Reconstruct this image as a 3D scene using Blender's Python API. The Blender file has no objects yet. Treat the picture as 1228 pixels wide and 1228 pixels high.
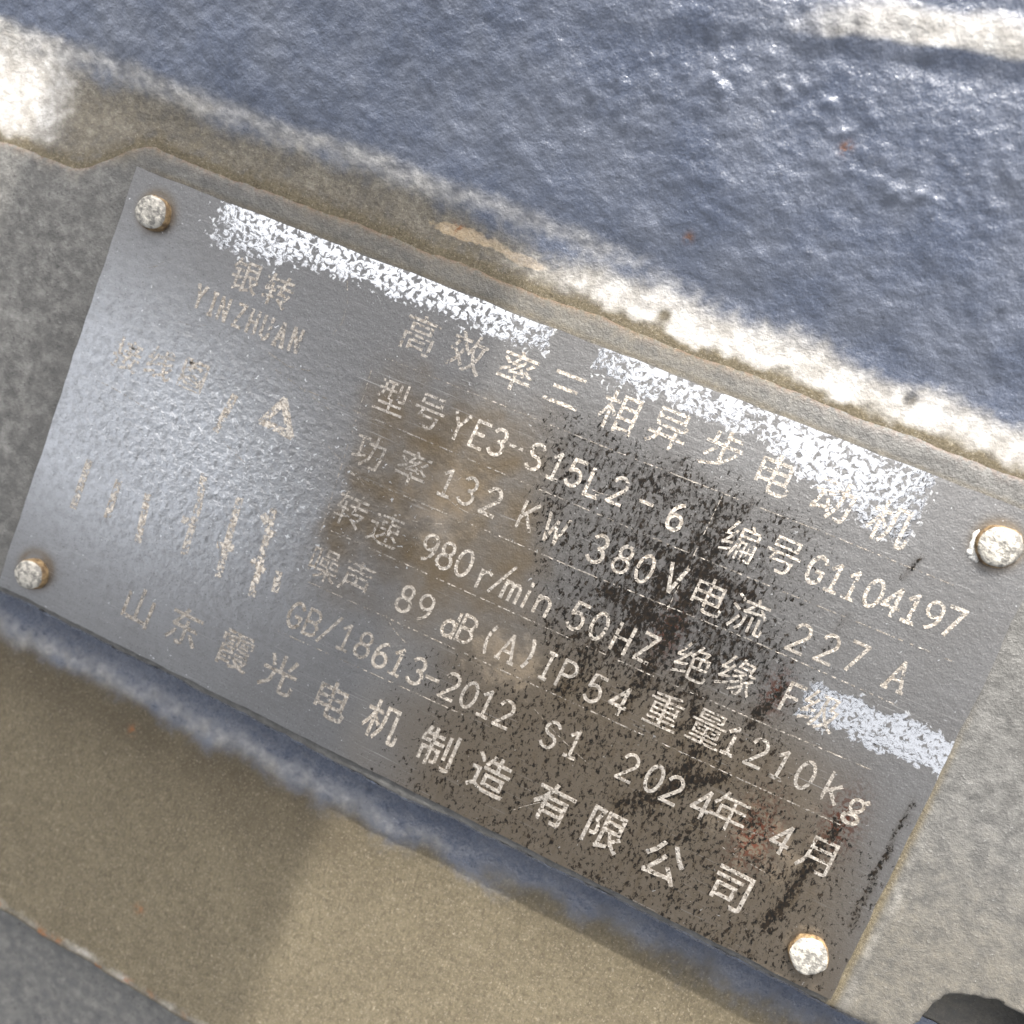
import bpy, math, random
import numpy as np
from mathutils import Matrix, Vector

MM = 0.001
S = bpy.context.scene
COL = S.collection

# ------------------------------------------------------------------ camera, sky, sun, exposure
cam_d = bpy.data.cameras.new("camera")
cam = bpy.data.objects.new("camera", cam_d)
COL.objects.link(cam)
S.camera = cam
cam_d.sensor_width = 36.0
cam_d.lens = 36.0 * 1100.0 / 1228.0
cam_d.clip_start = 0.005
cam_d.clip_end = 50.0
cam.matrix_world = Matrix((
    (0.904546, -0.388220, 0.176297, 0.029165),
    (0.371439, 0.920507, 0.121247, 0.026620),
    (-0.209353, -0.044190, 0.976841, 0.136584),
    (0, 0, 0, 1)))
cam_d.dof.use_dof = True
cam_d.dof.focus_distance = 0.136
cam_d.dof.aperture_fstop = 18.0

SUN_EL = math.radians(38)
SUN_AZ = math.radians(0)
world = bpy.data.worlds.new("World")
S.world = world
world.use_nodes = True
wn = world.node_tree
bg = wn.nodes["Background"]
sky = wn.nodes.new("ShaderNodeTexSky")
sky.sky_type = 'NISHITA'
sky.sun_disc = False
sky.sun_elevation = SUN_EL
sky.sun_rotation = SUN_AZ
sky.dust_density = 8.0
sky.ozone_density = 0.5
haze_wash = wn.nodes.new("ShaderNodeHueSaturation")          # thin white haze over the whole sky
haze_wash.inputs["Saturation"].default_value = 0.22
wn.links.new(sky.outputs[0], haze_wash.inputs["Color"])
wn.links.new(haze_wash.outputs[0], bg.inputs[0])
bg.inputs[1].default_value = 0.15

sun_d = bpy.data.lights.new("sun", 'SUN')
sun_d.energy = 2.0
sun_d.angle = math.radians(1.2)
sun_d.color = (1.0, 0.95, 0.87)
sun = bpy.data.objects.new("sun", sun_d)
COL.objects.link(sun)
sun.rotation_euler = (-(math.pi / 2 - SUN_EL), 0, -SUN_AZ)
sun.location = (0, 1, 1.2)

S.view_settings.view_transform = 'Standard'
S.view_settings.look = 'None'
S.view_settings.gamma = 1.0
S.view_settings.use_curve_mapping = False
S.view_settings.exposure = 1.7
S.render.engine = 'CYCLES'
S.cycles.max_bounces = 6
S.cycles.transparent_max_bounces = 64
S.cycles.use_denoising = True

# ------------------------------------------------------------------ helpers
rng = np.random.RandomState(7)

def pnoise(x, y, seed=0):
    """2-D gradient noise, about -1..1"""
    r = np.random.RandomState(seed)
    perm = r.permutation(256)
    perm = np.concatenate([perm, perm])
    ang = r.rand(256) * 2 * np.pi
    gx, gy = np.cos(ang), np.sin(ang)
    xi = np.floor(x).astype(int); yi = np.floor(y).astype(int)
    xf = x - xi; yf = y - yi
    def g(ix, iy, dx, dy):
        h = perm[perm[ix & 255] + (iy & 255)]
        return gx[h] * dx + gy[h] * dy
    u = xf ** 3 * (xf * (xf * 6 - 15) + 10)
    v = yf ** 3 * (yf * (yf * 6 - 15) + 10)
    a = g(xi, yi, xf, yf); b = g(xi + 1, yi, xf - 1, yf)
    c = g(xi, yi + 1, xf, yf - 1); d = g(xi + 1, yi + 1, xf - 1, yf - 1)
    return ((a + u * (b - a)) + v * ((c + u * (d - c)) - (a + u * (b - a)))) * 1.5

def fbm(x, y, scale, octaves=4, seed=0, gain=0.5):
    s = 0.0; amp = 1.0; f = 1.0 / scale
    for o in range(octaves):
        s = s + amp * pnoise(x * f + 17.3 * o, y * f - 9.1 * o, seed + o)
        f *= 2.03; amp *= gain
    return s

def sst(a, b, x):
    t = np.clip((x - a) / (b - a), 0, 1)
    return t * t * (3 - 2 * t)

def mesh_obj(name, verts, faces, mat, parent=None, smooth=True, attrs=None):
    me = bpy.data.meshes.new(name)
    me.from_pydata(verts if isinstance(verts, list) else verts.tolist(), [],
                   faces if isinstance(faces, list) else faces.tolist())
    if smooth:
        me.polygons.foreach_set("use_smooth", [True] * len(me.polygons))
    if attrs:
        for k, a in attrs.items():
            at = me.attributes.new(k, 'FLOAT', 'POINT')
            at.data.foreach_set("value", np.asarray(a, dtype=np.float32).ravel())
    me.update()
    ob = bpy.data.objects.new(name, me)
    COL.objects.link(ob)
    if mat:
        me.materials.append(mat)
    if parent:
        ob.parent = parent
    return ob

def grid_faces(nr, nc):
    i = np.arange(nr * nc).reshape(nr, nc)
    return np.stack([i[:-1, :-1], i[:-1, 1:], i[1:, 1:], i[1:, :-1]], -1).reshape(-1, 4)

def empty(name, loc=(0, 0, 0), label=None, cat=None, kind=None):
    o = bpy.data.objects.new(name, None)
    o.empty_display_size = 0.02
    o.location = loc
    COL.objects.link(o)
    if label: o["label"] = label
    if cat: o["category"] = cat
    if kind: o["kind"] = kind
    return o

# ------------------------------------------------------------------ node helpers
ALB = 0.76          # one overall factor on the surface colours
class NT:
    def __init__(self, name):
        self.mat = bpy.data.materials.new(name)
        self.mat.use_nodes = True
        self.t = self.mat.node_tree
        self.t.nodes.clear()
        self.out = self.t.nodes.new("ShaderNodeOutputMaterial")
        tc = self.t.nodes.new("ShaderNodeTexCoord")
        mp = self.t.nodes.new("ShaderNodeMapping")
        mp.inputs["Scale"].default_value = (1000, 1000, 1000)
        self.t.links.new(tc.outputs["Object"], mp.inputs["Vector"])
        self.co = mp.outputs[0]                      # millimetres
    def link(self, a, b):
        self.t.links.new(a, b)
    def val(self, sock, v):
        if hasattr(v, "is_linked") or hasattr(v, "node"):
            self.link(v, sock)
        else:
            sock.default_value = v
    def noise(self, scale, detail=3, rough=0.55, stretch=None, dist=0.0, off=None):
        n = self.t.nodes.new("ShaderNodeTexNoise")
        n.inputs["Scale"].default_value = scale
        n.inputs["Detail"].default_value = detail
        n.inputs["Roughness"].default_value = rough
        n.inputs["Distortion"].default_value = dist
        co = self.co
        if stretch or off:
            m = self.t.nodes.new("ShaderNodeMapping")
            if stretch: m.inputs["Scale"].default_value = stretch[:3]
            if stretch and len(stretch) > 3: m.inputs["Rotation"].default_value = (0, 0, math.radians(stretch[3]))
            if off: m.inputs["Location"].default_value = off
            self.link(co, m.inputs[0]); co = m.outputs[0]
        self.link(co, n.inputs["Vector"])
        return n.outputs["Fac"]
    def voronoi(self, scale, feature='F1', rnd=1.0):
        n = self.t.nodes.new("ShaderNodeTexVoronoi")
        n.feature = feature
        n.inputs["Scale"].default_value = scale
        n.inputs["Randomness"].default_value = rnd
        self.link(self.co, n.inputs["Vector"])
        return n.outputs["Distance"]
    def attr(self, name):
        n = self.t.nodes.new("ShaderNodeAttribute")
        n.attribute_name = name
        return n.outputs["Fac"]
    def math(self, op, a, b=0.0, c=0.0, clamp=False):
        n = self.t.nodes.new("ShaderNodeMath")
        n.operation = op; n.use_clamp = clamp
        self.val(n.inputs[0], a); self.val(n.inputs[1], b); self.val(n.inputs[2], c)
        return n.outputs[0]
    def ramp(self, x, lo, hi, a=0.0, b=1.0):
        n = self.t.nodes.new("ShaderNodeMapRange")
        n.interpolation_type = 'SMOOTHSTEP'
        self.val(n.inputs["Value"], x)
        self.val(n.inputs["From Min"], lo); self.val(n.inputs["From Max"], hi)
        self.val(n.inputs["To Min"], a); self.val(n.inputs["To Max"], b)
        return n.outputs[0]
    def mix(self, f, a, b):
        n = self.t.nodes.new("ShaderNodeMix")
        n.data_type = 'RGBA'
        self.val(n.inputs[0], f)
        for s, v in ((n.inputs[6], a), (n.inputs[7], b)):
            if isinstance(v, tuple): s.default_value = (v[0] * ALB, v[1] * ALB, v[2] * ALB, 1)
            else: self.link(v, s)
        return n.outputs[2]
    def mixf(self, f, a, b):
        n = self.t.nodes.new("ShaderNodeMix")
        self.val(n.inputs[0], f); self.val(n.inputs[2], a); self.val(n.inputs[3], b)
        return n.outputs[0]
    def bump(self, h, dist, strength=1.0, normal=None):
        n = self.t.nodes.new("ShaderNodeBump")
        n.inputs["Distance"].default_value = dist * MM
        self.val(n.inputs["Strength"], strength)
        self.link(h, n.inputs["Height"])
        if normal is not None: self.link(normal, n.inputs["Normal"])
        return n.outputs[0]
    def pbr(self, color, rough, metal=0.0, normal=None, spec=0.5):
        n = self.t.nodes.new("ShaderNodeBsdfPrincipled")
        if isinstance(color, tuple): n.inputs["Base Color"].default_value = (*color, 1)
        else: self.link(color, n.inputs["Base Color"])
        self.val(n.inputs["Roughness"], rough)
        self.val(n.inputs["Metallic"], metal)
        self.val(n.inputs["Specular IOR Level"], spec)
        if normal is not None: self.link(normal, n.inputs["Normal"])
        return n.outputs[0]
    def mixs(self, f, a, b):
        n = self.t.nodes.new("ShaderNodeMixShader")
        self.val(n.inputs[0], f); self.link(a, n.inputs[1]); self.link(b, n.inputs[2])
        return n.outputs[0]
    def transp(self):
        return self.t.nodes.new("ShaderNodeBsdfTransparent").outputs[0]
    def done(self, sh):
        self.link(sh, self.out.inputs["Surface"])
        return self.mat

# ------------------------------------------------------------------ materials
def make_casing_mat():
    m = NT("painted_cast_iron")
    n1 = m.noise(0.10, 4)
    n2 = m.noise(0.55, 4, 0.6)
    n3 = m.noise(2.2, 3, 0.6, off=(31, 7, 3))
    paint = m.mix(m.ramp(n1, .3, .7), (0.082, 0.099, 0.143), (0.125, 0.141, 0.182))
    paint = m.mix(m.ramp(n3, .60, .78, 0, .35), paint, (0.24, 0.255, 0.29))
    paint = m.mix(m.ramp(n2, .30, .42, .4, 0), paint, (0.034, 0.041, 0.060))
    grey_c = m.mix(m.ramp(n2, .32, .70), (0.066, 0.064, 0.060), (0.122, 0.119, 0.112))
    grey_c = m.mix(m.ramp(n3, .62, .75, 0, .6), grey_c, (0.260, 0.260, 0.254))
    grey_c = m.mix(m.math('MULTIPLY', m.ramp(m.noise(1.3, 3, .6, off=(5, 50, 0)), .60, .70), m.attr("speck")),
                   grey_c, (0.034, 0.032, 0.031))
    tan_c = m.mix(m.ramp(n1, .3, .7), (0.082, 0.066, 0.037), (0.106, 0.087, 0.051))
    tan_c = m.mix(m.ramp(n2, .3, .7, 0, .30), tan_c, (0.15, 0.125, 0.082))
    tan_c = m.mix(m.ramp(m.noise(1.2, 4, .7, stretch=(1.5, .65, 1, -12), off=(6, 6, 0)), .46, .66, 0, .75), tan_c, (0.060, 0.046, 0.024))
    tan_c = m.mix(m.ramp(m.noise(1.7, 4, .7, stretch=(1.5, .65, 1, -12), off=(26, 66, 0)), .54, .70, 0, .8), tan_c, (0.20, 0.168, 0.112))
    tan_c = m.mix(m.attr("shade_dirt"), tan_c, (0.055, 0.041, 0.021))  # dark brown: pad's shade painted on the ledge, dirt in the crease
    tan_c = m.mix(m.ramp(m.math('ADD', m.attr("ochre"), m.math('MULTIPLY', m.math('SUBTRACT', n2, .5), .8)), .4, .6), tan_c, (0.33, 0.245, 0.14))
    tan_c = m.mix(m.ramp(m.noise(2.8, 3, .65, off=(3, 3, 3)), .52, .70, 0, .6), tan_c, (0.062, 0.048, 0.028))
    tan_c = m.mix(m.ramp(m.noise(3.1, 3, .65, off=(9, 13, 3)), .57, .72, 0, .7), tan_c, (0.285, 0.254, 0.198))
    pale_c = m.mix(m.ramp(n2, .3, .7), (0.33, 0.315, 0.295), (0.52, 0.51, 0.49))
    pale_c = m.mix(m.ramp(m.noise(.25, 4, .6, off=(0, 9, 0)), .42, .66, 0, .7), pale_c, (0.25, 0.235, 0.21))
    edge = m.math('MULTIPLY_ADD', m.math('SUBTRACT', n2, .5), 0.9, 0.0)
    def msk(name, extra=edge):
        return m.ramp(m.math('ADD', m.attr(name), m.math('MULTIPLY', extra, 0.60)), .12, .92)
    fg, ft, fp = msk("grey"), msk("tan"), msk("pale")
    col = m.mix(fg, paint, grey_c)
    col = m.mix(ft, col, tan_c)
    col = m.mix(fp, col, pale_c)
    rust = m.math('MULTIPLY', m.attr("rust"), m.ramp(m.noise(.9, 3), .40, .56))
    col = m.mix(rust, col, (0.186, 0.074, 0.022))
    rough = m.mixf(fg, m.ramp(m.noise(1.6, 3, .6, off=(12, 80, 0)), .40, .58, .38, .17), 0.55)
    rough = m.mixf(m.math('MAXIMUM', ft, fp), rough, 0.92)
    rough = m.math('ADD', rough, m.ramp(n3, .3, .7, -.08, .10))
    h = m.math('ADD', m.math('MULTIPLY', m.noise(0.7, 4, .6, off=(2, 2, 0)), m.mixf(fg, .75, .16)), m.math('MULTIPLY', n3, m.mixf(fg, .24, .34)))
    h = m.math('ADD', h, m.math('MULTIPLY', m.noise(4.5, 2, .6, off=(8, 1, 0)), .10))
    nb = m.bump(h, 0.55, m.mixf(m.math('MAXIMUM', ft, fp), .8, .8))
    return m.done(m.pbr(col, rough, 0.0, nb, 0.6))

def make_plate_mat():
    m = NT("weathered_nameplate_metal")
    spk = m.noise(1.15, 3, .55, dist=.6)
    spk2 = m.noise(1.6, 3, .6, off=(40, 11, 0))
    big = m.noise(.12, 3, off=(4, 9, 0))
    brush = m.noise(1.0, 3, .6, stretch=(0.10, 3.2, 1, 4))
    base = m.mix(m.ramp(brush, .35, .65), (0.255, 0.252, 0.25), (0.285, 0.282, 0.28))
    base = m.mix(m.ramp(big, .3, .7, 0, .35), base, (0.22, 0.212, 0.205))
    base = m.mix(m.math('MULTIPLY', m.attr("left_sheen"), m.ramp(m.noise(.6, 4, .6, off=(22, 5, 0)), .25, .6, .55, 1.0), 0, True), base, (0.70, 0.715, 0.74))
    fine = m.noise(3.5, 2, .6, off=(7, 7, 0))
    base = m.mix(m.ramp(fine, .56, .74, 0, .6), base, (0.46, 0.46, 0.46))
    base = m.mix(m.ramp(m.noise(3.1, 3, .65, off=(70, 7, 0)), .56, .72, 0, .6), base, (0.12, 0.115, 0.11))
    stain = m.ramp(m.math('ADD', m.attr("stain"), m.math('MULTIPLY', m.math('SUBTRACT', m.noise(.35, 4, .6), .5), 1.2)), .35, .75)
    base = m.mix(m.math('MULTIPLY', m.attr("grime_reflection"), .6, 0, True), base, (0.135, 0.122, 0.11))  # darkens the whole zone to imitate a dark reflection
    smear = m.math('MULTIPLY', m.ramp(m.noise(.55, 5, .65, stretch=(2.2, .45, 1, 14), off=(11, 9, 0)), .45, .68), m.ramp(m.attr("grime_reflection"), .25, .8))
    base = m.mix(m.math('MULTIPLY', smear, .75), base, (0.045, 0.038, 0.032))
    base = m.mix(m.math('MULTIPLY', m.attr("film"), .95, 0, True), base, (0.215, 0.16, 0.095))
    base = m.mix(m.math('MULTIPLY', stain, .45), base, (0.085, 0.057, 0.028))
    scr = m.math('MULTIPLY', m.ramp(m.noise(1.0, 2, .5, stretch=(.06, 4.2, 1, 9)), .63, .70), m.ramp(m.noise(.07, 3, .6, off=(0, 33, 0)), .45, .65))
    base = m.mix(m.math('MULTIPLY', scr, .5), base, (0.62, 0.61, 0.59))
    red = m.math('MULTIPLY', m.attr("red"), m.ramp(spk2, .45, .58))
    base = m.mix(red, base, (0.12, 0.035, 0.018))
    lump = m.math('ADD', m.math('MULTIPLY', m.noise(.8, 3, .55, off=(1, 2, 0)), m.attr("lump")), m.math('MULTIPLY', fine, .14))
    nb = m.bump(lump, .5, .55)
    sh = m.pbr(base, m.mixf(stain, m.mixf(m.attr("left_sheen"), .40, .30), .55), m.mixf(stain, .90, .6), nb, .5)
    # shiny remains of the clear coat, kept to the drawn sky reflection patches
    fl = m.ramp(m.math('ADD', spk, m.math('MULTIPLY', m.math('SUBTRACT', m.attr("flake_reflection"), .5), .42)), .485, .57)
    fb = m.bump(m.math('ADD', spk, m.math('MULTIPLY', spk2, .6)), .05, .4)
    shf = m.pbr((0.95, 0.95, 0.95), m.ramp(m.attr("flake_reflection"), .40, .55, .34, .09), 1.0, fb)
    sh = m.mixs(fl, sh, shf)
    # black oily grime in the pores, filling the outline of a dark reflection
    cr = m.noise(1.25, 6, .72, dist=.35, stretch=(1.25, .8, 1, -25), off=(15, 3, 0))
    ga = m.math('ADD', m.attr("grime_reflection"), m.math('MULTIPLY', m.math('SUBTRACT', m.noise(.40, 3, .6, off=(2, 70, 0)), .5), .75))
    gm = m.ramp(m.math('ADD', cr, m.math('MULTIPLY', m.math('SUBTRACT', ga, .5), .22)), .515, .60)
    gm = m.math('MULTIPLY', gm, m.ramp(m.attr("grime_reflection"), .08, .25))
    gcol = m.mix(m.ramp(spk2, .4, .65), (0.004, 0.0037, 0.0033), (0.016, 0.011, 0.007))
    sh = m.mixs(gm, sh, m.pbr(gcol, .5, 0.0, None, .15))
    return m.done(sh)

def make_text_mat(name, lo, hi, k=1.0):
    m = NT(name)
    n = m.noise(1.7, 3, .6, off=(3, 8, 0))
    f = m.noise(4.0, 2, .6)
    col = m.mix(m.ramp(n, .35, .65), (.22 * k, .19 * k, .155 * k), (.50 * k, .455 * k, .40 * k))
    col = m.mix(m.ramp(m.noise(.16, 3, .6, off=(50, 50, 0)), .35, .65, 0, .5), col, (.27 * k, .255 * k, .235 * k))
    nb = m.bump(m.math('ADD', n, m.math('MULTIPLY', f, .4)), .22, .8)
    sh = m.pbr(col, .42, .55, nb, .6)
    keep = m.ramp(m.math('ADD', m.noise(1.45, 2, .5, off=(60, 5, 0)), m.math('ADD', m.math('MULTIPLY', m.math('SUBTRACT', f, .5), .45), m.math('MULTIPLY', m.math('SUBTRACT', m.noise(.13, 3, .6, off=(8, 90, 0)), .5), .28))), lo, hi)
    return m.done(m.mixs(keep, m.transp(), sh))

def make_rivet_mat():
    m = NT("chalky_rivet_head")
    side = m.attr("side")
    v = m.noise(.95, 4, .6)
    top = m.mix(m.ramp(v, .40, .56), (0.20, 0.19, 0.172), (0.46, 0.435, 0.385))
    rst = m.mix(m.ramp(m.noise(1.0, 3, .6, off=(4, 4, 4)), .35, .65), (0.09, 0.052, 0.022), (0.26, 0.175, 0.085))
    f = m.ramp(m.math('ADD', side, m.math('MULTIPLY', m.math('SUBTRACT', v, .5), .5)), .42, .58)
    nb = m.bump(v, .5, .9)
    return m.done(m.pbr(m.mix(f, top, rst), m.mixf(f, .5, .75), m.mixf(f, .2, 0.0), nb))

def plain_mat(name, a, b, scale, rough, metal=0.0):
    m = NT(name)
    n = m.noise(scale, 4)
    return m.done(m.pbr(m.mix(m.ramp(n, .35, .65), a, b), rough, metal, m.bump(n, .3, .4)))

CASING = make_casing_mat()
PLATE = make_plate_mat()
TEXT = make_text_mat("etched_mark", .345, .45, 1.35)
TEXT_FAINT = make_text_mat("faint_etched_mark", .38, .54, 1.75)
TEXT_SOLID = make_text_mat("deep_etched_mark", .32, .43, 1.08)
LINE = make_text_mat("ruled_line", .48, .53)
RIVET = make_rivet_mat()
CHALK = plain_mat("white_deposit", (0.55, 0.53, 0.49), (0.78, 0.77, 0.74), 1.5, .8)
BLOCKM = plain_mat("blocker_dark", (0.045, 0.042, 0.04), (0.07, 0.066, 0.06), .02, .85)
SHADOWM = plain_mat("shadow_blocker_paint", (0.09, 0.12, 0.19), (0.14, 0.17, 0.24), .05, .45)

# ------------------------------------------------------------------ motor casing (height field in mm, plate face = z 0)
casing = empty("motor_casing", (0, 0, 0),
               "blue painted cast iron motor casing with dusty pad and ledges around the nameplate", "motor casing")

def axis(lo, hi, step, far):
    mid = np.arange(lo, hi + step * .5, step)
    g = step; left = []; x = lo
    while x > -far:
        g *= 1.18; x -= g; left.append(x)
    right = []; x = mid[-1]; g = step
    while x < far:
        g *= 1.18; x += g; right.append(x)
    return np.concatenate([left[::-1], mid, right])

def outward(lo_step, dense_to, far):
    out = [0.0]
    while out[-1] < dense_to: out.append(out[-1] + lo_step)
    g = lo_step
    while out[-1] < far:
        g *= 1.18; out.append(out[-1] + g)
    return np.array(out)

XS = axis(-118, 112, 0.4, 330)

def y_top(x):
    n = fbm(x, x * 0 + 3, 14, 3, 11) * .55
    return 41.6 - 8.0 * sst(-73, -88, x) + n * .8 + fbm(x, x * 0, 2.2, 2, 15) * .12
def y_bot(x):
    return -38.9 - 0.7 * np.exp(-((x + 2) / 22.0) ** 2) + fbm(x, x * 0 + 9, 9, 3, 21) * .28 + fbm(x, x * 0, 1.6, 2, 25) * .10

def roughness(x, y):
    return fbm(x, y, 6, 3, 31) * .10 + fbm(x, y, 1.7, 3, 41) * .055

def notch(x, y):
    a = np.arctan2(y + 39.0, x - 98.2)
    r = np.hypot(x - 98.2, y + 39.0) / (1 + .05 * np.sin(3 * a + 1)) + fbm(x, y, 4, 3, 77) * .6
    return 1 - sst(10.6, 12.2, r)

# the pad that carries the plate
nr = 215
T = np.linspace(0, 1, nr)[:, None]
X = np.repeat(XS[None, :], nr, 0)
Y = y_bot(XS)[None, :] * (1 - T) + y_top(XS)[None, :] * T
dv = Y - y_bot(XS)[None, :]; du = y_top(XS)[None, :] - Y
Z = -0.95 + roughness(X, Y) * .5
Z -= 0.45 * np.exp(-(dv / .6)) + .25 * np.exp(-(du / .5))
nt = notch(X, Y); Z -= 11 * nt
tan_pad = .30 * np.exp(-(du / .8)) * sst(-74, -60, X) + .35 * sst(-84, -74, X) * np.exp(-((Y - 39) / 3.0) ** 2) * sst(-70, -80, X)
tan_pad = tan_pad + .42 * sst(55, 80, X) * sst(15, -30, Y) + .40 * np.exp(-(du / 2.6)) * sst(-55, -70, X) * (1 + .5 * fbm(X, Y, 5, 3, 35))
tan_pad = tan_pad + .34 * sst(37.5, 39, Y) * sst(-70, -40, X) * (1 - sst(20, 60, X)) + .55 * np.exp(-((X - 75.6) / .7) ** 2) * sst(25, -5, Y) + .45 * np.exp(-((Y - 38.0) / .6) ** 2) * sst(-76, -70, X)
V = np.stack([X, Y, Z], -1).reshape(-1, 3) * MM
mesh_obj("mounting_pad", V, grid_faces(*X.shape), CASING, casing, attrs={
    "grey": 1 - .1 * nt, "tan": tan_pad, "pale": .30 * np.exp(-((X - 77.3) / 1.2) ** 2) * sst(0, -20, Y) + .20 * sst(-72, -82, X),  # left pad drawn paler to offset the shade lying on it
    "speck": np.clip(.45 + .55 * sst(-60, -85, X), 0, 1), "shade_dirt": 0 * X, "ochre": 0 * X, "rust": .3 * np.exp(-(du / .5))})

# the frame rising above the pad, dust lying in the hollow
U = outward(.4, 66, 300)[:, None]
X = np.repeat(XS[None, :], len(U), 0)
Y = y_top(XS)[None, :] + U
u_pad = U + 0 * X
u = Y - (41.6 + fbm(XS, XS * 0 + 3, 14, 3, 11) * .45)[None, :]
R0, s0, u0 = 19.0, 0.44, 2.0
uf = u0 + s0 * R0
conc = np.where(u < u0, 0, np.where(u < uf, (u - u0) ** 2 / (2 * R0), s0 * s0 * R0 / 2))
w = np.maximum(u - uf, 0)
prof = conc + s0 * w - (s0 - .12) * np.where(w < 70, w * w / 140.0, w - 35)
Z = -1.25 + prof
body = sst(4, 12, u)
Z += roughness(X, Y) * (.8 + 1.2 * body) + body * (fbm(X, Y, 18, 3, 51) * .5 + np.abs(fbm(X, Y, 3.6, 3, 61)) * .13 + np.abs(fbm(X, Y, 1.3, 2, 65)) * .10)
# fin at the upper right and the lumpy casting seam in front of it
yl = 78.0 + .155 * (X - 6)
d = Y - yl + fbm(X, Y, 8, 2, 71) * .5
fin = sst(0, 2.6, d) * (1 - sst(4.6, 8.5, d)) * sst(-8, 10, X)
Z += .55 * fin
seam_l = (d + 6.5 - 4 * np.sin(X * .12) + 5.0 * sst(25, 55, X)) / 4.5
lumps = np.exp(-seam_l ** 2) * sst(-20, 0, X)
Z += lumps * (np.maximum(fbm(X, Y, 2.6, 3, 81), -.05) * .5 + .12)
side_l = sst(-4, -14, X)
dust = (1 - sst(3.0, 10.0, u + fbm(X, Y, 9, 3, 91) * 1.2 - 2.2 * sst(-5, -30, X)))
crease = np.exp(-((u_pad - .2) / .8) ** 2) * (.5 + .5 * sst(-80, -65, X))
pale = dust * sst(.0, 3.6, u_pad + fbm(X, Y, 4, 3, 95) * 1.0) * np.clip(.25 + .75 * (sst(-18, 14, X) + sst(-88, -100, X)), 0, 1)  # sunlight put into the dust colour: paler where the sun falls
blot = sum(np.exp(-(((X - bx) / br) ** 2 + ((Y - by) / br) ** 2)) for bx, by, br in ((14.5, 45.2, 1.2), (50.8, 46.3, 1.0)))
pale = pale * (1 - blot) + .50 * np.exp(-((u - 9.6 - .6 * fbm(X, Y, 12, 2, 97)) / 1.9) ** 2) * sst(40, -10, X)  # pale rim at the fillet top is a painted highlight
V = np.stack([X, Y, Z], -1).reshape(-1, 3) * MM
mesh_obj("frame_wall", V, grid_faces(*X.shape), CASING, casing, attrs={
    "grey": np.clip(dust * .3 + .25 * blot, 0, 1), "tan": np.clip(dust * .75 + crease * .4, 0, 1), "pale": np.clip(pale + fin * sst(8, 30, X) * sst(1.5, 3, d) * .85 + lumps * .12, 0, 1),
    "speck": 0 * X + .2, "shade_dirt": .5 * crease * (.6 + .5 * fbm(X, Y, 5, 3, 171)),
    "ochre": np.clip(np.exp(-(((X + 19) / 6.5) ** 2 + ((Y - 46.6 - .03 * X) / 1.2) ** 2)) + np.exp(-(((X + 8) / 3.5) ** 2 + ((Y - 45.4) / .9) ** 2)), 0, 1),
    "rust": sum(np.exp(-(((X - bx) / br) ** 2 + ((Y - by) / br) ** 2)) for bx, by, br in ((13.8, 56, .6), (29, 72, .7), (-20, 46.6, .8)))})

# the ledge below the pad
Vv = outward(.4, 84, 300)[:, None]
X = np.repeat(XS[None, :], len(Vv), 0)
Y = y_bot(XS)[None, :] - Vv
v = Vv + 0 * X
DEPTH = 10.5
drop = sst(0, 4.2, v) * DEPTH
Z = -1.4 - drop - .9 * np.exp(-((v - 6) / 3.0) ** 2) + .05 * np.maximum(v - 9, 0)
edge_v = 61.8 + .015 * X + fbm(X, Y, 20, 2, 101) * .4
e = v - edge_v
Z -= 3.2 * sst(-.6, 2.2, e) + np.maximum(e - 1.5, 0) * .12
blue = 1 - sst(7.0, 17.5, v + fbm(X, Y, 7, 3, 111) * 1.8 + 3.0 * sst(5, 45, X))
Z += roughness(X, Y) * (.8 + .9 * blue + 2.2 * sst(0, 3, e))
Z += blue * (fbm(X, Y, 2.6, 3, 121) * .2 + np.abs(fbm(X, Y, 1.4, 2, 125)) * .12)
nt = notch(X, Y); Z = Z * (1 - nt) + nt * np.minimum(Z, -12.2)
low = sst(-.3, .9, e)
V = np.stack([X, Y, Z], -1).reshape(-1, 3) * MM
f_l = grid_faces(*X.shape)[:, ::-1]
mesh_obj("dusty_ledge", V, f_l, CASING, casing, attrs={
    "grey": np.clip(low * .85 + .3 * np.exp(-((e + 1.2) / 1.0) ** 2), 0, 1),
    "tan": np.clip((1 - blue) * (1 - low) - .25 * np.exp(-((e + .9) / .8) ** 2), 0, 1),
    "pale": (.30 + .25 * fbm(X, Y, 5, 2, 141)) * np.exp(-((e + 1.2) / 1.2) ** 2) + .10 * low + .46 * np.exp(-((v - 10.5 - fbm(X, Y, 8, 2, 151)) / 2.6) ** 2) * (1 - .75 * sst(-10, 40, X)),  # last term is a painted highlight on the blue strip under the plate
    "speck": .2 + .8 * low,
    "shade_dirt": .55 * np.exp(-((v - 15) / 9.0) ** 2) * (1 - .9 * sst(-10, 10, X)) * (1 + .4 * fbm(X, Y, 6, 3, 161)), "ochre": 0 * X,  # shade beside the pad painted as darker brown dust
    "rust": np.clip(np.exp(-((e + .6) / .8) ** 2) * sst(.15, .5, fbm(X, Y, 5, 2, 131)) * 1.2
                    + sum(np.exp(-(((X - bx) / br) ** 2 + ((Y - by) / br) ** 2)) for bx, by, br in ((-48, -56.5, .8), (-34, -86, .8))), 0, 1)})

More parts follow.
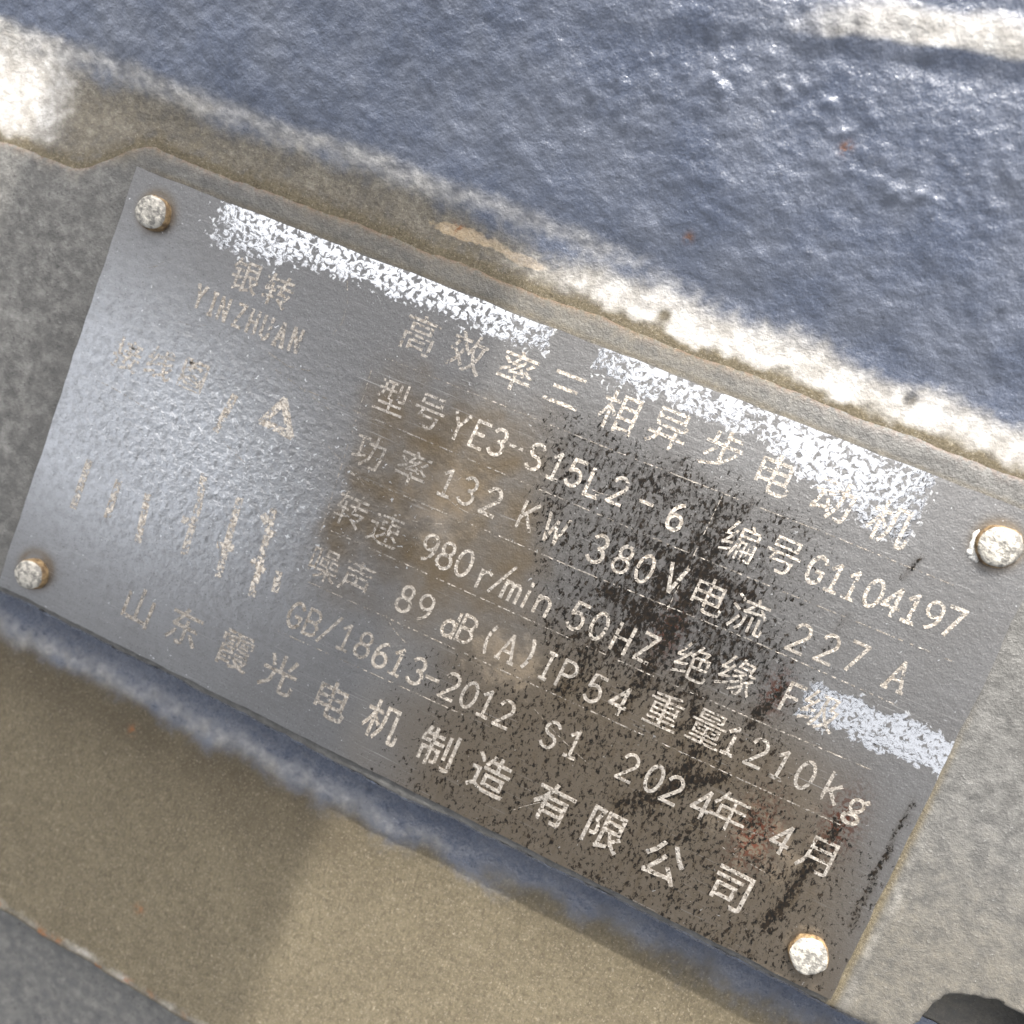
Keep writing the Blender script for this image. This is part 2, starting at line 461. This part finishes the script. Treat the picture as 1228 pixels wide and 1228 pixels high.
# unseen plate and arms, added beyond the upper edge to shade the left half
def box_verts(x0, x1, y0, y1, z0, z1):
    v = [(x, y, z) for z in (z0, z1) for y in (y0, y1) for x in (x0, x1)]
    f = [(0, 2, 3, 1), (4, 5, 7, 6), (0, 1, 5, 4), (2, 6, 7, 3), (0, 4, 6, 2), (1, 3, 7, 5)]
    return v, f
def bevel_box(name, b, mat, parent, bev=3.0):
    v, f = box_verts(*b)
    o = mesh_obj(name, [tuple(c * MM for c in p) for p in v], f, mat, parent, smooth=False)
    md = o.modifiers.new("bevel", 'BEVEL'); md.width = bev * MM; md.segments = 3
    return o
bevel_box("shadow_blocker_plate", (-97, -7.5, 150, 156, 81, 300), SHADOWM, casing, 2.0)
bevel_box("shadow_blocker_arm", (-210, -97.2, 148, 158, 200, 226), SHADOWM, casing, 2.0)
bevel_box("shadow_blocker_arm", (-236, -210.2, 146, 160, 0, 230), SHADOWM, casing, 2.0)

# ------------------------------------------------------------------ added unseen roof overhead, its gaps shape the reflections in the metal
blocker = empty("reflection_blocker", (0, 0, 1.0), "added, unseen dark roof of panels with open gaps above the motor", "blocker")
for (x0, x1, y0, y1) in ((-400, 440, -700, -222), (-400, 225, -222, -128), (-400, 440, -128, -70),
                         (-704, 440, -70, 30), (-704, 100, 30, 60), (275, 440, 30, 60),
                         (-900, -715, -40, 420), (275, 440, 60, 420), (-206, -155, 60, 420)):
    v, f = box_verts(x0 + .5, x1 - .5, y0 + .5, y1 - .5, 0, 12)
    mesh_obj("blocker_panel", [tuple(c * MM for c in p) for p in v], f, BLOCKM, blocker, smooth=False)

# ------------------------------------------------------------------ nameplate
plate = empty("nameplate", (0, 0, 0), "worn grey metal motor nameplate with etched Chinese text and four rivets", "nameplate")
W2, H2 = 75.0, 37.6

def seg_d(px, py, a, b):
    ax, ay = a; bx, by = b
    t = np.clip(((px - ax) * (bx - ax) + (py - ay) * (by - ay)) / ((bx - ax) ** 2 + (by - ay) ** 2), 0, 1)
    return np.hypot(px - ax - t * (bx - ax), py - ay - t * (by - ay)), t

xs = np.arange(-W2, W2 + .01, .3)
ys = np.linspace(-H2, H2, 252)
PX, PY = np.meshgrid(xs, ys)
edge_dist = np.minimum(np.minimum(W2 - np.abs(PX), 99), H2 - np.abs(PY))
def plate_z(x, y):
    return fbm(x, y, 45, 2, 201) * .10 - .18 * np.exp(-((y + H2) / 2.5)) * (1 + .6 * fbm(x, x * 0, 16, 2, 207))
PZ = plate_z(PX, PY)
# shiny clear coat flakes, laid out in the shapes of the bright sky reflections
def box_mask(x0, x1, y0, y1, s, jit=1.0):
    jx = PX + fbm(PX, PY, 3, 3, 211) * jit; jy = PY + fbm(PX, PY, 3, 3, 215) * jit
    return sst(x0 - s, x0 + s, jx) * (1 - sst(x1 - s, x1 + s, jx)) * sst(y0 - s, y0 + s, jy) * (1 - sst(y1 - s, y1 + s, jy))
top_lo = 33.2 - 2.8 * sst(-30, -56, PX) - 6.0 * sst(30, 56, PX)
jy = PY + fbm(PX, PY, 3, 3, 219) * .8
flake_reflection = sst(top_lo - 2.0, top_lo + 1.5, jy) * sst(-62, -56, PX) * (1 - sst(57, 60, PX)) * (.66 + .12 * fbm(PX, PY, 6, 2, 261))
flake_reflection *= 1 - sst(-.5, 1.2, PX + fbm(PX, PY, 2, 2, 263) * .5) * (1 - sst(6.2, 8.0, PX + fbm(PX, PY, 2, 2, 263) * .5))  # dark beam reflection drawn as a gap in the bright strip
flake_reflection = np.maximum(flake_reflection, box_mask(54, 80, -1.2, 4.9, .8) * .80)
soft = np.exp(-(((PX + 42) / 26) ** 2 + ((PY + 0) / 15) ** 2))
flake_reflection = np.maximum(flake_reflection, soft * .27)
# dark reflection put into the colour, mixed with real black grime
gl = 2.0 + np.maximum(0, (18 - PY) * .45) + fbm(PX, PY, 5, 3, 223) * .8
grime_reflection = sst(-2.0, 5.0, PX - gl + fbm(PX, PY, 3, 3, 235) * 1.2) * (.52 + .14 * fbm(PX, PY, 9, 2, 233))
grime_reflection *= 1 - sst(24, 30, PY + .25 * (PX - 20) * 0 + fbm(PX, PY, 8, 2, 227) * 2)
grime_reflection *= 1 - .8 * sst(46, 62, PX + .55 * np.minimum(PY, 12) + fbm(PX, PY, 10, 2, 229) * 3)
lowg = sst(-8, -18, PY) * sst(-14, 14, PX + fbm(PX, PY, 8, 2, 231) * 4) * .50
grime_reflection = np.maximum(grime_reflection, lowg * (1 - .5 * sst(66, 74, PX)))
core = np.exp(-(((PX - 32) / 14) ** 2 + ((PY - 6) / 13) ** 2))
grime_reflection += core * .22
for a, b, wd, am in (((33.3, 23), (27.3, -2), 1.1, .30), ((34.6, 12.3), (31.2, -11.2), .9, .34), ((38.5, 0), (41.6, -9), .8, .30),
                     ((44.2, -9), (42.7, -21), .9, .34), ((48.2, -14), (36.6, -25), 1.0, .30), ((65.3, -13.7), (62.9, -31.6), .8, .42),
                     ((73.4, -5.6), (73.1, -26), .5, .45), ((27, 13), (43, 12), .7, .30), ((22, 4.5), (33, 3), .8, .30),
                     ((51, 2), (49, -5), .6, .40), ((50, -18), (44, -30), .9, .25), ((60.5, 26.5), (59.6, 22.8), .4, .45), ((55, 15), (54, 9), .5, .3),
                     ((25, 10), (40, 8), .6, .25), ((36, 24), (34, 14), .9, .28), ((24, -4), (22, -14), .7, .22)):
    dd, t = seg_d(PX + fbm(PX, PY, 4, 2, 241) * .5, PY, a, b)
    grime_reflection += 1.25 * am * np.exp(-(dd / (wd * 1.15)) ** 2)
stain = np.exp(-(((PX + 7) / 14) ** 2 + ((PY - 8) / 12) ** 2)) * .62
stain = np.maximum(stain, np.exp(-(((PX - 12) / 9) ** 2 + ((PY + 12) / 7) ** 2)) * .65)
stain = np.maximum(stain, np.exp(-(((PX - 58) / 13) ** 2 + ((PY + 20) / 9) ** 2)) * .55)
stain = np.maximum(stain, sst(H2 - 5, H2, -PY) * .35 * sst(-10, 30, PX))
for rx, ry in ((69, 32), (69, -32), (-69, 32), (-69, -32)):
    stain = np.maximum(stain, np.exp(-((np.hypot(PX - rx, PY - ry) - 3.0) / .9) ** 2) * .55)
red = sum(np.exp(-(((PX - bx) / br) ** 2 + ((PY - by) / (br * 2)) ** 2)) for bx, by, br in ((50.5, .5, 1.6), (56, -20, 3), (66, -13, 2.5), (33, 3, 2)))
lump = .25 + 1.3 * np.exp(-(((PX + 50) / 26) ** 2 + ((PY + 2) / 18) ** 2)) + .3 * sst(57, 60, PX) * 0
fx = PX + fbm(PX, PY, 7, 4, 251) * 1.8; fy = PY + fbm(PX, PY, 8, 4, 253) * 2.5
film = sst(-27, -19, fx) * (1 - sst(2, 12, fx - np.maximum(0, (18 - PY) * .3))) * sst(-22, -2, fy) * (1 - sst(18, 28, fy))
film *= .75 + .35 * fbm(PX, PY, 6, 3, 257)
film = np.maximum(film, .7 * sst(-10, 15, PX + fbm(PX, PY, 12, 2, 255) * 5) * sst(4, -12, PY) * (1 - sst(52, 70, PX + PY * .5)))
film = np.maximum(film * .9, stain)
left_sheen = np.exp(-(((PX + 66) / 40) ** 2 + ((PY + 3 + .12 * (PX + 60)) / 21) ** 2)) * 1.35  # soft reflected sky glow on the left, put into the metal colour
n_top = PX.size
ex = np.exp(-((W2 - np.abs(PX)) / 1.2)); ey = np.exp(-((H2 - np.abs(PY)) / 1.2))
QX = PX + ex * np.sign(PX) * (fbm(PY, np.sign(PX) * 9, 9, 4, 271) * .22)
QY = PY + ey * np.sign(PY) * (fbm(PX, np.sign(PY) * 9, 9, 4, 275) * .20)
verts = np.stack([QX, QY, PZ], -1).reshape(-1, 3)
faces = grid_faces(*PX.shape)
# rim and underside
ii = np.arange(n_top).reshape(PX.shape)
loop = np.concatenate([ii[0, :-1], ii[:-1, -1], ii[-1, :0:-1], ii[:0:-1, 0]])
rim0 = verts[loop].copy(); rim = rim0.copy(); rim[:, 2] = -.80
nl = len(loop)
r0 = np.arange(nl) + n_top; rv = r0 + nl
sidef = np.stack([r0, rv, np.roll(rv, -1), np.roll(r0, -1)], -1)
allv = np.concatenate([verts, rim0, rim]) * MM
pad0 = lambda a, v=0.0: np.concatenate([np.asarray(a).ravel(), np.full(2 * nl, v)])
pl = mesh_obj("plate", allv, np.concatenate([faces, sidef]), PLATE, plate, attrs={
    "flake_reflection": pad0(flake_reflection), "grime_reflection": pad0(np.clip(grime_reflection, 0, 1.1), .6), "stain": pad0(stain, 1.0), "red": pad0(np.clip(red, 0, 1)), "lump": pad0(lump),
    "left_sheen": pad0(np.clip(left_sheen, 0, 1)), "film": pad0(film, 1.0)})
nq = len(faces)
for p in pl.data.polygons[nq:]:
    p.use_smooth = False
# ------------------------------------------------------------------ rivets
def rivet(cx, cy, seed, r=2.9, h=1.7, tilt=(0, 0)):
    prof = [(r * .98, -.3), (r * 1.0, .15), (r * .99, h * .5), (r * .93, h * .76), (r * .80, h * .93), (r * .6, h * 1.0),
            (r * .4, h * 1.03), (r * .2, h * 1.04)]
    n = 40
    vv = []; sd = []
    for k, (rr, zz) in enumerate(prof):
        for j in range(n):
            a = 2 * math.pi * j / n
            vv.append((rr * math.cos(a), rr * math.sin(a), zz)); sd.append(1.0 if k < 3 else (.5 if k == 3 else 0.0))
    vv.append((0, 0, h * 1.04)); sd.append(0)
    ff = [(k * n + j, k * n + (j + 1) % n, (k + 1) * n + (j + 1) % n, (k + 1) * n + j) for k in range(len(prof) - 1) for j in range(n)]
    b = (len(prof) - 1) * n
    ff += [(b + j, b + (j + 1) % n, len(vv) - 1) for j in range(n)]
    A = np.array(vv)
    g = 1 + .06 * fbm(A[:, 0] + seed * 9, A[:, 1], 2.5, 2, seed)
    A[:, :2] *= g[:, None]
    A[:, 2] += .16 * fbm(A[:, 0] * 1.0 + seed * 5, A[:, 1], 1.3, 3, seed + 3) * (A[:, 2] > .4)
    A[:, 2] += tilt[0] * A[:, 0] * (A[:, 2] > .4) + tilt[1] * A[:, 1] * (A[:, 2] > .4)
    o = mesh_obj("rivet", A * MM, ff, RIVET, plate, attrs={"side": sd})
    o.location = (cx * MM, cy * MM, 0)
    return o
rivet(-68.9, 31.6, 1, r=2.85, h=2.0, tilt=(-.06, .02))
rivet(-68.8, -32.8, 2, r=2.7, h=2.2, tilt=(-.11, .05))
rt = rivet(69.0, 31.8, 3, r=3.0, h=1.8, tilt=(.02, .04))
rivet(69.5, -32.6, 4, r=2.9, h=1.4, tilt=(.03, -.03))
rt["label"] = "rivet head crusted with white deposit"
# white crust round one rivet
vv = []; ff = []
def blob(cx, cy, cz, rx, ry, rz, seed):
    o = len(vv); n, k = 14, 6
    for i in range(1, k):
        p = math.pi / 2 * i / (k - 1)
        for j in range(n):
            a = 2 * math.pi * j / n
            s = 1 + .18 * math.sin(3 * a + seed) + .1 * math.sin(7 * a + seed * 2)
            vv.append((cx + rx * s * math.sin(p) * math.cos(a), cy + ry * s * math.sin(p) * math.sin(a), cz + rz * math.cos(p)))
    vv.append((cx, cy, cz + rz))
    for i in range(k - 2):
        for j in range(n):
            ff.append((o + i * n + j, o + i * n + (j + 1) % n, o + (i + 1) * n + (j + 1) % n, o + (i + 1) * n + j)[::-1])
    for j in range(n):
        ff.append((o + j, len(vv) - 1, o + (j + 1) % n)[::-1])
for (ax, ay, rx, ry, rz, sd) in ((66.2, 31.4, .75, 1.5, .55, 1), (66.5, 29.9, .8, .9, .6, 3), (67.0, 29.2, .7, .6, .45, 4)):
    blob(ax, ay, -.1, rx, ry, rz, sd)
A = np.array(vv)
A += np.stack([fbm(A[:, 0], A[:, 1], .7, 2, 301) * .10, fbm(A[:, 0], A[:, 1], .7, 2, 305) * .10, fbm(A[:, 0], A[:, 1], .5, 2, 309) * .08], -1)
vv = [tuple(p) for p in A.tolist()]
mesh_obj("white_crust", [((p[0] - 69.0) * MM, (p[1] - 31.8) * MM, p[2] * MM) for p in vv], ff, CHALK, rt)

# ------------------------------------------------------------------ etched writing
def arc(cx, cy, rx, ry, a0, a1, n=12):
    return [(cx + rx * math.cos(math.radians(a0 + (a1 - a0) * i / n)), cy + ry * math.sin(math.radians(a0 + (a1 - a0) * i / n))) for i in range(n + 1)]
G = {
 '0': [arc(.3, .5, .27, .5, 90, 450, 20)],
 '1': [[(.1, .8), (.32, 1), (.32, 0)], [(.12, 0), (.52, 0)]],
 '2': [arc(.3, .72, .26, .28, 160, -30, 10) + [(.02, 0), (.58, 0)]],
 '3': [arc(.28, .75, .25, .25, 150, -80, 10) + arc(.28, .26, .29, .27, 80, -150, 12)],
 '4': [[(.45, 0), (.45, 1), (.0, .3), (.6, .3)]],
 '5': [[(.54, 1), (.1, 1), (.06, .55)] + arc(.28, .32, .28, .32, 120, -145, 12)],
 '6': [arc(.5, .45, .46, .55, 105, 180, 8) + arc(.3, .28, .26, .28, 180, 540, 16)],
 '7': [[(.03, 1), (.57, 1), (.22, 0)]],
 '8': [arc(.3, .76, .22, .24, -90, 270, 14), arc(.3, .27, .28, .27, 90, 450, 16)],
 '9': [arc(.3, .72, .26, .28, 0, 360, 16) + arc(.10, .55, .46, .55, 0, -75, 8)],
 'A': [[(0, 0), (.3, 1), (.6, 0)], [(.1, .35), (.5, .35)], [(-.05, 0), (.1, 0)], [(.5, 0), (.66, 0)]],
 'B': [[(.05, 0), (.05, 1)] + arc(.3, .76, .25, .24, 90, -90, 8)[0:] + [(.05, .52)], [(.05, .52), (.3, .52)] + arc(.3, .26, .28, .26, 90, -90, 8) + [(.05, 0)]],
 'E': [[(.55, 1), (.05, 1), (.05, 0), (.55, 0)], [(.05, .52), (.45, .52)]],
 'F': [[(.55, 1), (.05, 1), (.05, 0)], [(.05, .52), (.45, .52)]],
 'G': [arc(.32, .5, .3, .5, 40, 320, 14) + [(.56, .45), (.34, .45)]],
 'H': [[(.03, 0), (.03, 1)], [(.57, 0), (.57, 1)], [(.03, .5), (.57, .5)]],
 'I': [[(.3, 0), (.3, 1)], [(.18, 1), (.42, 1)], [(.18, 0), (.42, 0)]],
 'K': [[(.05, 0), (.05, 1)], [(.57, 1), (.05, .4)], [(.22, .58), (.6, 0)]],
 'L': [[(.08, 1), (.08, 0), (.58, 0), (.58, .12)]],
 'N': [[(.03, 0), (.03, 1), (.57, 0), (.57, 1)]],
 'P': [[(.05, 0), (.05, 1)] + arc(.3, .73, .27, .27, 90, -90, 10) + [(.05, .46)]],
 'S': [arc(.3, .75, .25, .25, 30, 270, 10) + arc(.3, .25, .27, .25, 90, -150, 10)],
 'U': [[(.03, 1), (.03, .28)] + arc(.3, .28, .27, .28, 180, 360, 10) + [(.57, 1)]],
 'V': [[(0, 1), (.3, 0), (.6, 1)]],
 'W': [[(-.1, 1), (.1, 0), (.3, .8), (.5, 0), (.7, 1)]],
 'Y': [[(0, 1), (.3, .5), (.6, 1)], [(.3, .5), (.3, 0)]],
 'Z': [[(.05, 1), (.57, 1), (.03, 0), (.57, 0)]],
 'd': [arc(.28, .3, .24, .3, 0, 360, 14), [(.52, 1), (.52, 0)]],
 'g': [arc(.28, .42, .22, .22, 0, 360, 14), [(.5, .62), (.58, .68)], arc(.28, -.08, .26, .18, 0, 360, 14), [(.12, .22), (.1, .08), (.4, .08)]],
 'i': [[(.3, 0), (.3, .62)], [(.3, .85), (.3, .93)]],
 'k': [[(.05, 0), (.05, 1)], [(.5, .65), (.05, .28)], [(.2, .4), (.55, 0)]],
 'm': [[(0, 0), (0, .65)], [(0, .45)] + arc(.15, .45, .15, .2, 150, 0, 6) + [(.3, 0)], [(.3, .45)] + arc(.45, .45, .15, .2, 150, 0, 6) + [(.6, 0)]],
 'n': [[(.05, 0), (.05, .65)], [(.05, .4)] + arc(.3, .4, .24, .25, 150, 0, 8) + [(.54, 0)]],
 'r': [[(.1, 0), (.1, .65)], [(.1, .4)] + arc(.36, .4, .24, .25, 150, 60, 6)],
 '-': [[(.05, .5), (.55, .5)]],
 '/': [[(.0, -.1), (.6, 1.1)]],
 '(': [arc(.65, .5, .45, .75, 135, 225, 10)],
 ')': [arc(-.05, .5, .45, .75, 45, -45, 10)],
}
_glyph = {}
def cjk(ch, bold):
    key = (ch, bold)
    if key not in _glyph:
        c = bpy.data.curves.new("glyph", 'FONT')
        c.body = ch; c.size = 1.0; c.extrude = .012; c.offset = bold; c.resolution_u = 2
        o = bpy.data.objects.new("glyph", c)
        COL.objects.link(o)
        dg = bpy.context.evaluated_depsgraph_get()
        me = o.evaluated_get(dg).to_mesh()
        A = np.array([v.co[:] for v in me.vertices]); F = [tuple(p.vertices) for p in me.polygons]
        o.evaluated_get(dg).to_mesh_clear()
        bpy.data.objects.remove(o); bpy.data.curves.remove(c)
        ctr = (A.min(0) + A.max(0)) / 2; A[:, :2] -= ctr[:2]
        _glyph[key] = (A, F)
    return _glyph[key]

_lift = [0]
def ribbon(V, F, pts, w, z0, z1):
    """flat raised stroke with octagonal joints"""
    P = [np.array(p) for p in pts]
    def prism(poly, z1):
        o = len(V); n = len(poly)
        V.extend([(p[0], p[1], z1) for p in poly]); V.extend([(p[0], p[1], z0) for p in poly])
        F.append(tuple(range(o, o + n)))
        for i in range(n):
            j = (i + 1) % n
            F.append((o + i, o + n + i, o + n + j, o + j))
    for k in range(len(P) - 1):
        d = P[k + 1] - P[k]; L = np.linalg.norm(d)
        if L < 1e-6: continue
        d /= L; nrm = np.array([-d[1], d[0]]) * w / 2; e = d * w * .35
        a, b = P[k] - e, P[k + 1] + e
        _lift[0] = (_lift[0] + 1) % 37          # no two strokes lie in one plane
        prism([a - nrm, b - nrm, b + nrm, a + nrm], z1 + .0011 * _lift[0])

jr = random.Random(3)
def write(name, chars, cap, em, mat, bold=0.0, sw=.50, slant=.06, aw=.95, label=None):
    V = []; F = []
    for ch, x, y in chars:
        z = float(plate_z(np.array([x]), np.array([y]))[0])
        if ch in G:
            sc = cap; ww = cap * aw
            rot = math.radians(jr.uniform(-1.5, 1.5))
            for st in G[ch]:
                q = []
                for (gx, gy) in st:
                    lx = (gx - .3) * ww + (gy - .5) * sc * slant; ly = (gy - .5) * sc
                    q.append((x + lx * math.cos(rot) - ly * math.sin(rot), y + lx * math.sin(rot) + ly * math.cos(rot)))
                ribbon(V, F, q, sw * jr.uniform(.9, 1.12), z - .1, z + .045)
        else:
            A, Fg = cjk(ch, bold)
            o = len(V)
            rot = math.radians(jr.uniform(-1.2, 1.2))
            for p in A:
                lx = p[0] * em * .96 + p[1] * em * slant * .5; ly = p[1] * em
                V.append((x + lx * math.cos(rot) - ly * math.sin(rot), y + lx * math.sin(rot) + ly * math.cos(rot),
                          z + (.05 if p[2] > 0 else -.1)))
            F.extend(tuple(i + o for i in f) for f in Fg)
    ob = mesh_obj(name, [tuple(c * MM for c in p) for p in V], F, mat, plate, smooth=False)
    if label: ob["label"] = label
    return ob

write("etched_text", [('高',-19.3,29.4),('效',-11.1,29.5),('率',-2.9,29.7),('三',5.1,29.8),('相',13.8,29.7),('异',21.6,30.0),('步',29.9,30.0),('电',38.2,29.6),('动',46.8,29.4),('机',55.2,29.2)],
      4, 6.5, TEXT, .004, label="title line of ten characters along the top")
write("etched_text", [('型',-19.9,18.8),('号',-13.4,18.9),('Y',-8.2,18.6),('E',-4.6,18.6),('3',-1.5,18.7),('-',1.4,19.0),('S',4.7,18.8),('1',8.2,18.7),('5',11.3,18.8),('L',14.5,18.5),('2',18.2,18.9),('-',22.7,18.8),('6',27.6,18.6),
      ('编',37.3,18.9),('号',43.6,19.3),('G',48.6,19.3),('1',51.4,19.2),('1',54.0,19.2),('0',57.0,19.3),('4',59.7,19.3),('1',62.5,19.4),('9',65.3,19.6),('7',68.0,19.8)],
      4.0, 5.9, TEXT, 0, label="model and serial number line")
write("etched_text", [('功',-20.3,9.5),('率',-12.6,9.8),('1',-6.6,9.9),('3',-3.0,10.0),('2',1.0,9.9),('K',7.0,10.0),('W',11.6,9.8),('3',18.8,9.7),('8',22.8,9.7),('0',26.3,9.7),('V',30.8,10.0),('电',36.5,9.7),('流',42.6,9.5),
      ('2',50.4,9.3),('2',54.5,9.5),('7',58.3,9.9),('A',64.6,9.9)], 4.2, 6.0, TEXT_SOLID, 0, label="power, voltage and current line")
write("etched_text", [('转',-19.5,-.2),('速',-13.2,-.7),('9',-5.5,-.6),('8',-2.5,-.7),('0',.6,-.6),('r',4.5,-1.0),('/',7.0,-.5),('m',9.1,-1.0),('i',11.6,-1.0),('n',14.4,-1.0),('5',19.9,-1.0),('0',23.4,-1.0),('H',27.3,-1.3),('Z',31.1,-1.1),
      ('绝',38.1,-.2),('缘',44.6,.6),('F',52.9,.8),('级',57.1,.9)], 4.2, 6.0, TEXT_SOLID, 0, label="speed, frequency and insulation line")
write("etched_text", [('噪',-20.4,-10.1),('声',-14.7,-9.9),('8',-6.0,-9.6),('9',-2.6,-9.6),('d',2.2,-10.2),('B',4.9,-10.0),('(',8.8,-9.9),('A',12.0,-9.9),(')',15.2,-9.4),('I',18.6,-9.9),('P',21.8,-9.9),('5',26.5,-10.1),('4',30.5,-10.1),
      ('重',37.1,-8.7),('量',43.8,-8.4),('1',47.7,-8.6),('2',51.6,-8.6),('1',55.3,-8.8),('0',58.9,-8.7),('k',63.2,-8.7),('g',67.1,-9.3)], 4.2, 6.0, TEXT_SOLID, 0, label="noise, protection and weight line")
write("etched_text", [('G',-22.0,-19.6),('B',-18.9,-19.6),('/',-15.9,-19.4),('1',-12.8,-19.4),('8',-9.6,-19.3),('6',-6.3,-19.5),('1',-3.4,-19.4),('3',0,-19.4),('-',2.7,-19.5),('2',5.8,-19.3),('0',9.1,-19.3),('1',12.1,-19.4),('2',15.3,-19.6),
      ('S',23.0,-19.5),('1',26.8,-19.3),('2',35.6,-18.9),('0',39.7,-18.8),('2',42.8,-19.1),('4',47.4,-19.2),('年',51.5,-18.5),('4',59.6,-18.8),('月',64.9,-18.8)], 4.2, 6.2, TEXT_SOLID, 0, label="standard and date line")
write("etched_text", [('山',-48.4,-29.9),('东',-39.4,-29.6),('霞',-29.5,-29.5),('光',-21.1,-29.7),('电',-11.1,-29.9),('机',-2.1,-29.4),('制',7.6,-29.4),('造',16.9,-29.5),('有',27.4,-29.3),('限',36.2,-29.4),('公',45.8,-29.8),('司',56.0,-29.1)],
      4, 6.9, TEXT_SOLID, .009, label="maker line of twelve characters along the bottom")
write("etched_text", [('银',-50.1,27.7),('转',-44.0,27.4)], 4, 5.6, TEXT, .01, label="two broken characters of the logo")
write("etched_text", [('Y',-56.6,21.9),('I',-54.0,21.6),('N',-51.9,21.5),('Z',-48.9,21.5),('H',-46.3,21.4),('U',-43.8,21.3),('A',-41.0,21.2),('N',-38.3,21.3)],
      3.6, 5, TEXT, 0, .55, 0, .68, label="broken capital letters under the logo")
write("etched_text", [('接',-65.6,8.4),('线',-59.4,9.3),('图',-53.1,9.6)], 4, 5.6, TEXT_FAINT, .01, label="faint worn heading at the left")

def strokes(name, segs, w, mat, label=None):
    V = []; F = []
    for st in segs:
        # resample so the strokes follow the plate
        q = []
        for a, b in zip(st[:-1], st[1:]):
            n = max(1, int(math.hypot(b[0] - a[0], b[1] - a[1]) / 3))
            q += [(a[0] + (b[0] - a[0]) * i / n, a[1] + (b[1] - a[1]) * i / n) for i in range(n)]
        q.append(st[-1])
        for a, b in zip(q[:-1], q[1:]):
            z = float(plate_z(np.array([(a[0] + b[0]) / 2]), np.array([(a[1] + b[1]) / 2]))[0])
            ribbon(V, F, [a, b], w, z - .1, z + .03)
    ob = mesh_obj(name, [tuple(c * MM for c in p) for p in V], F, mat, plate, smooth=False)
    if label: ob["label"] = label
    return ob
# worn wiring diagram at the left
strokes("wiring_diagram", [[(-65.9, -11), (-66, -19)], [(-59.5, -12), (-59.4, -18)], [(-53.6, -12), (-52.6, -19.5)],
        [(-45.3, -5), (-44.4, -10), (-44.0, -18)], [(-46.0, -13), (-44, -13)], [(-38.0, -6.2), (-36.9, -19)], [(-38.6, -14.5), (-36.4, -14)],
        [(-31.8, -5.5), (-30.3, -19.5)], [(-33, -7), (-30.5, -9)], [(-32.0, -14.5), (-30, -15)],
        [(-36.6, 11.6), (-38.9, 7.2), (-33.6, 6.9), (-36.6, 11.6)], [(-45, 9), (-46, 3)], [(-27.2, -14.6), (-26.8, -17.2)]],
        1.25, TEXT_FAINT, "worn wiring diagram strokes at the left")
# ruled lines of the table
strokes("ruled_line", [[(-23, 24.1), (15.1, 24.1), (48.7, 24.6), (66, 24.6)]], .16, LINE)
strokes("ruled_line", [[(-34, 14.6), (-13.8, 14.6), (28.0, 14.4), (70, 14.8)]], .16, LINE)
strokes("ruled_line", [[(-22.7, 5.2), (17.8, 5.6), (43.4, 6.2), (66, 6.0)]], .16, LINE)
strokes("ruled_line", [[(-21.5, -4.5), (33.2, -4.6), (67.2, -4.0)]], .16, LINE)
strokes("ruled_line", [[(-22, -13.7), (20.5, -13.5), (66, -13.2)]], .16, LINE)
strokes("ruled_line", [[(-24.5, -23.3), (9.6, -22.6)]], .14, LINE)
strokes("ruled_line", [[(-24.7, 22), (-23.0, -6)]], .16, LINE)
strokes("ruled_line", [[(32.4, 24), (31.6, 5)]], .14, LINE)
strokes("scratch", [[(-33.6, 33.0), (-32.2, 29.5), (-32.0, 26.5), (-32.7, 24.5)]], .12, LINE)
strokes("scratch", [[(-31.5, 19.6), (-34.5, 17.6), (-38, 17.0), (-42, 17.8)]], .14, LINE)
strokes("scratch", [[(-40, 15.8), (-29, 13.2)]], .12, LINE)
sr = random.Random(11)
for k in range(12):
    cx, cy = sr.uniform(-66, 66), sr.uniform(-33, 33)
    a = math.radians(sr.choice((-1, 1)) * sr.uniform(5, 40)); L = sr.uniform(3, 12); bend = sr.uniform(-.12, .12) * L
    pts = [(cx + (t - .5) * L * math.cos(a) - 4 * t * (1 - t) * bend * math.sin(a), cy + (t - .5) * L * math.sin(a) + 4 * t * (1 - t) * bend * math.cos(a)) for t in (0, .2, .4, .6, .8, 1)]
    strokes("scratch", [pts], sr.uniform(.06, .11), LINE)
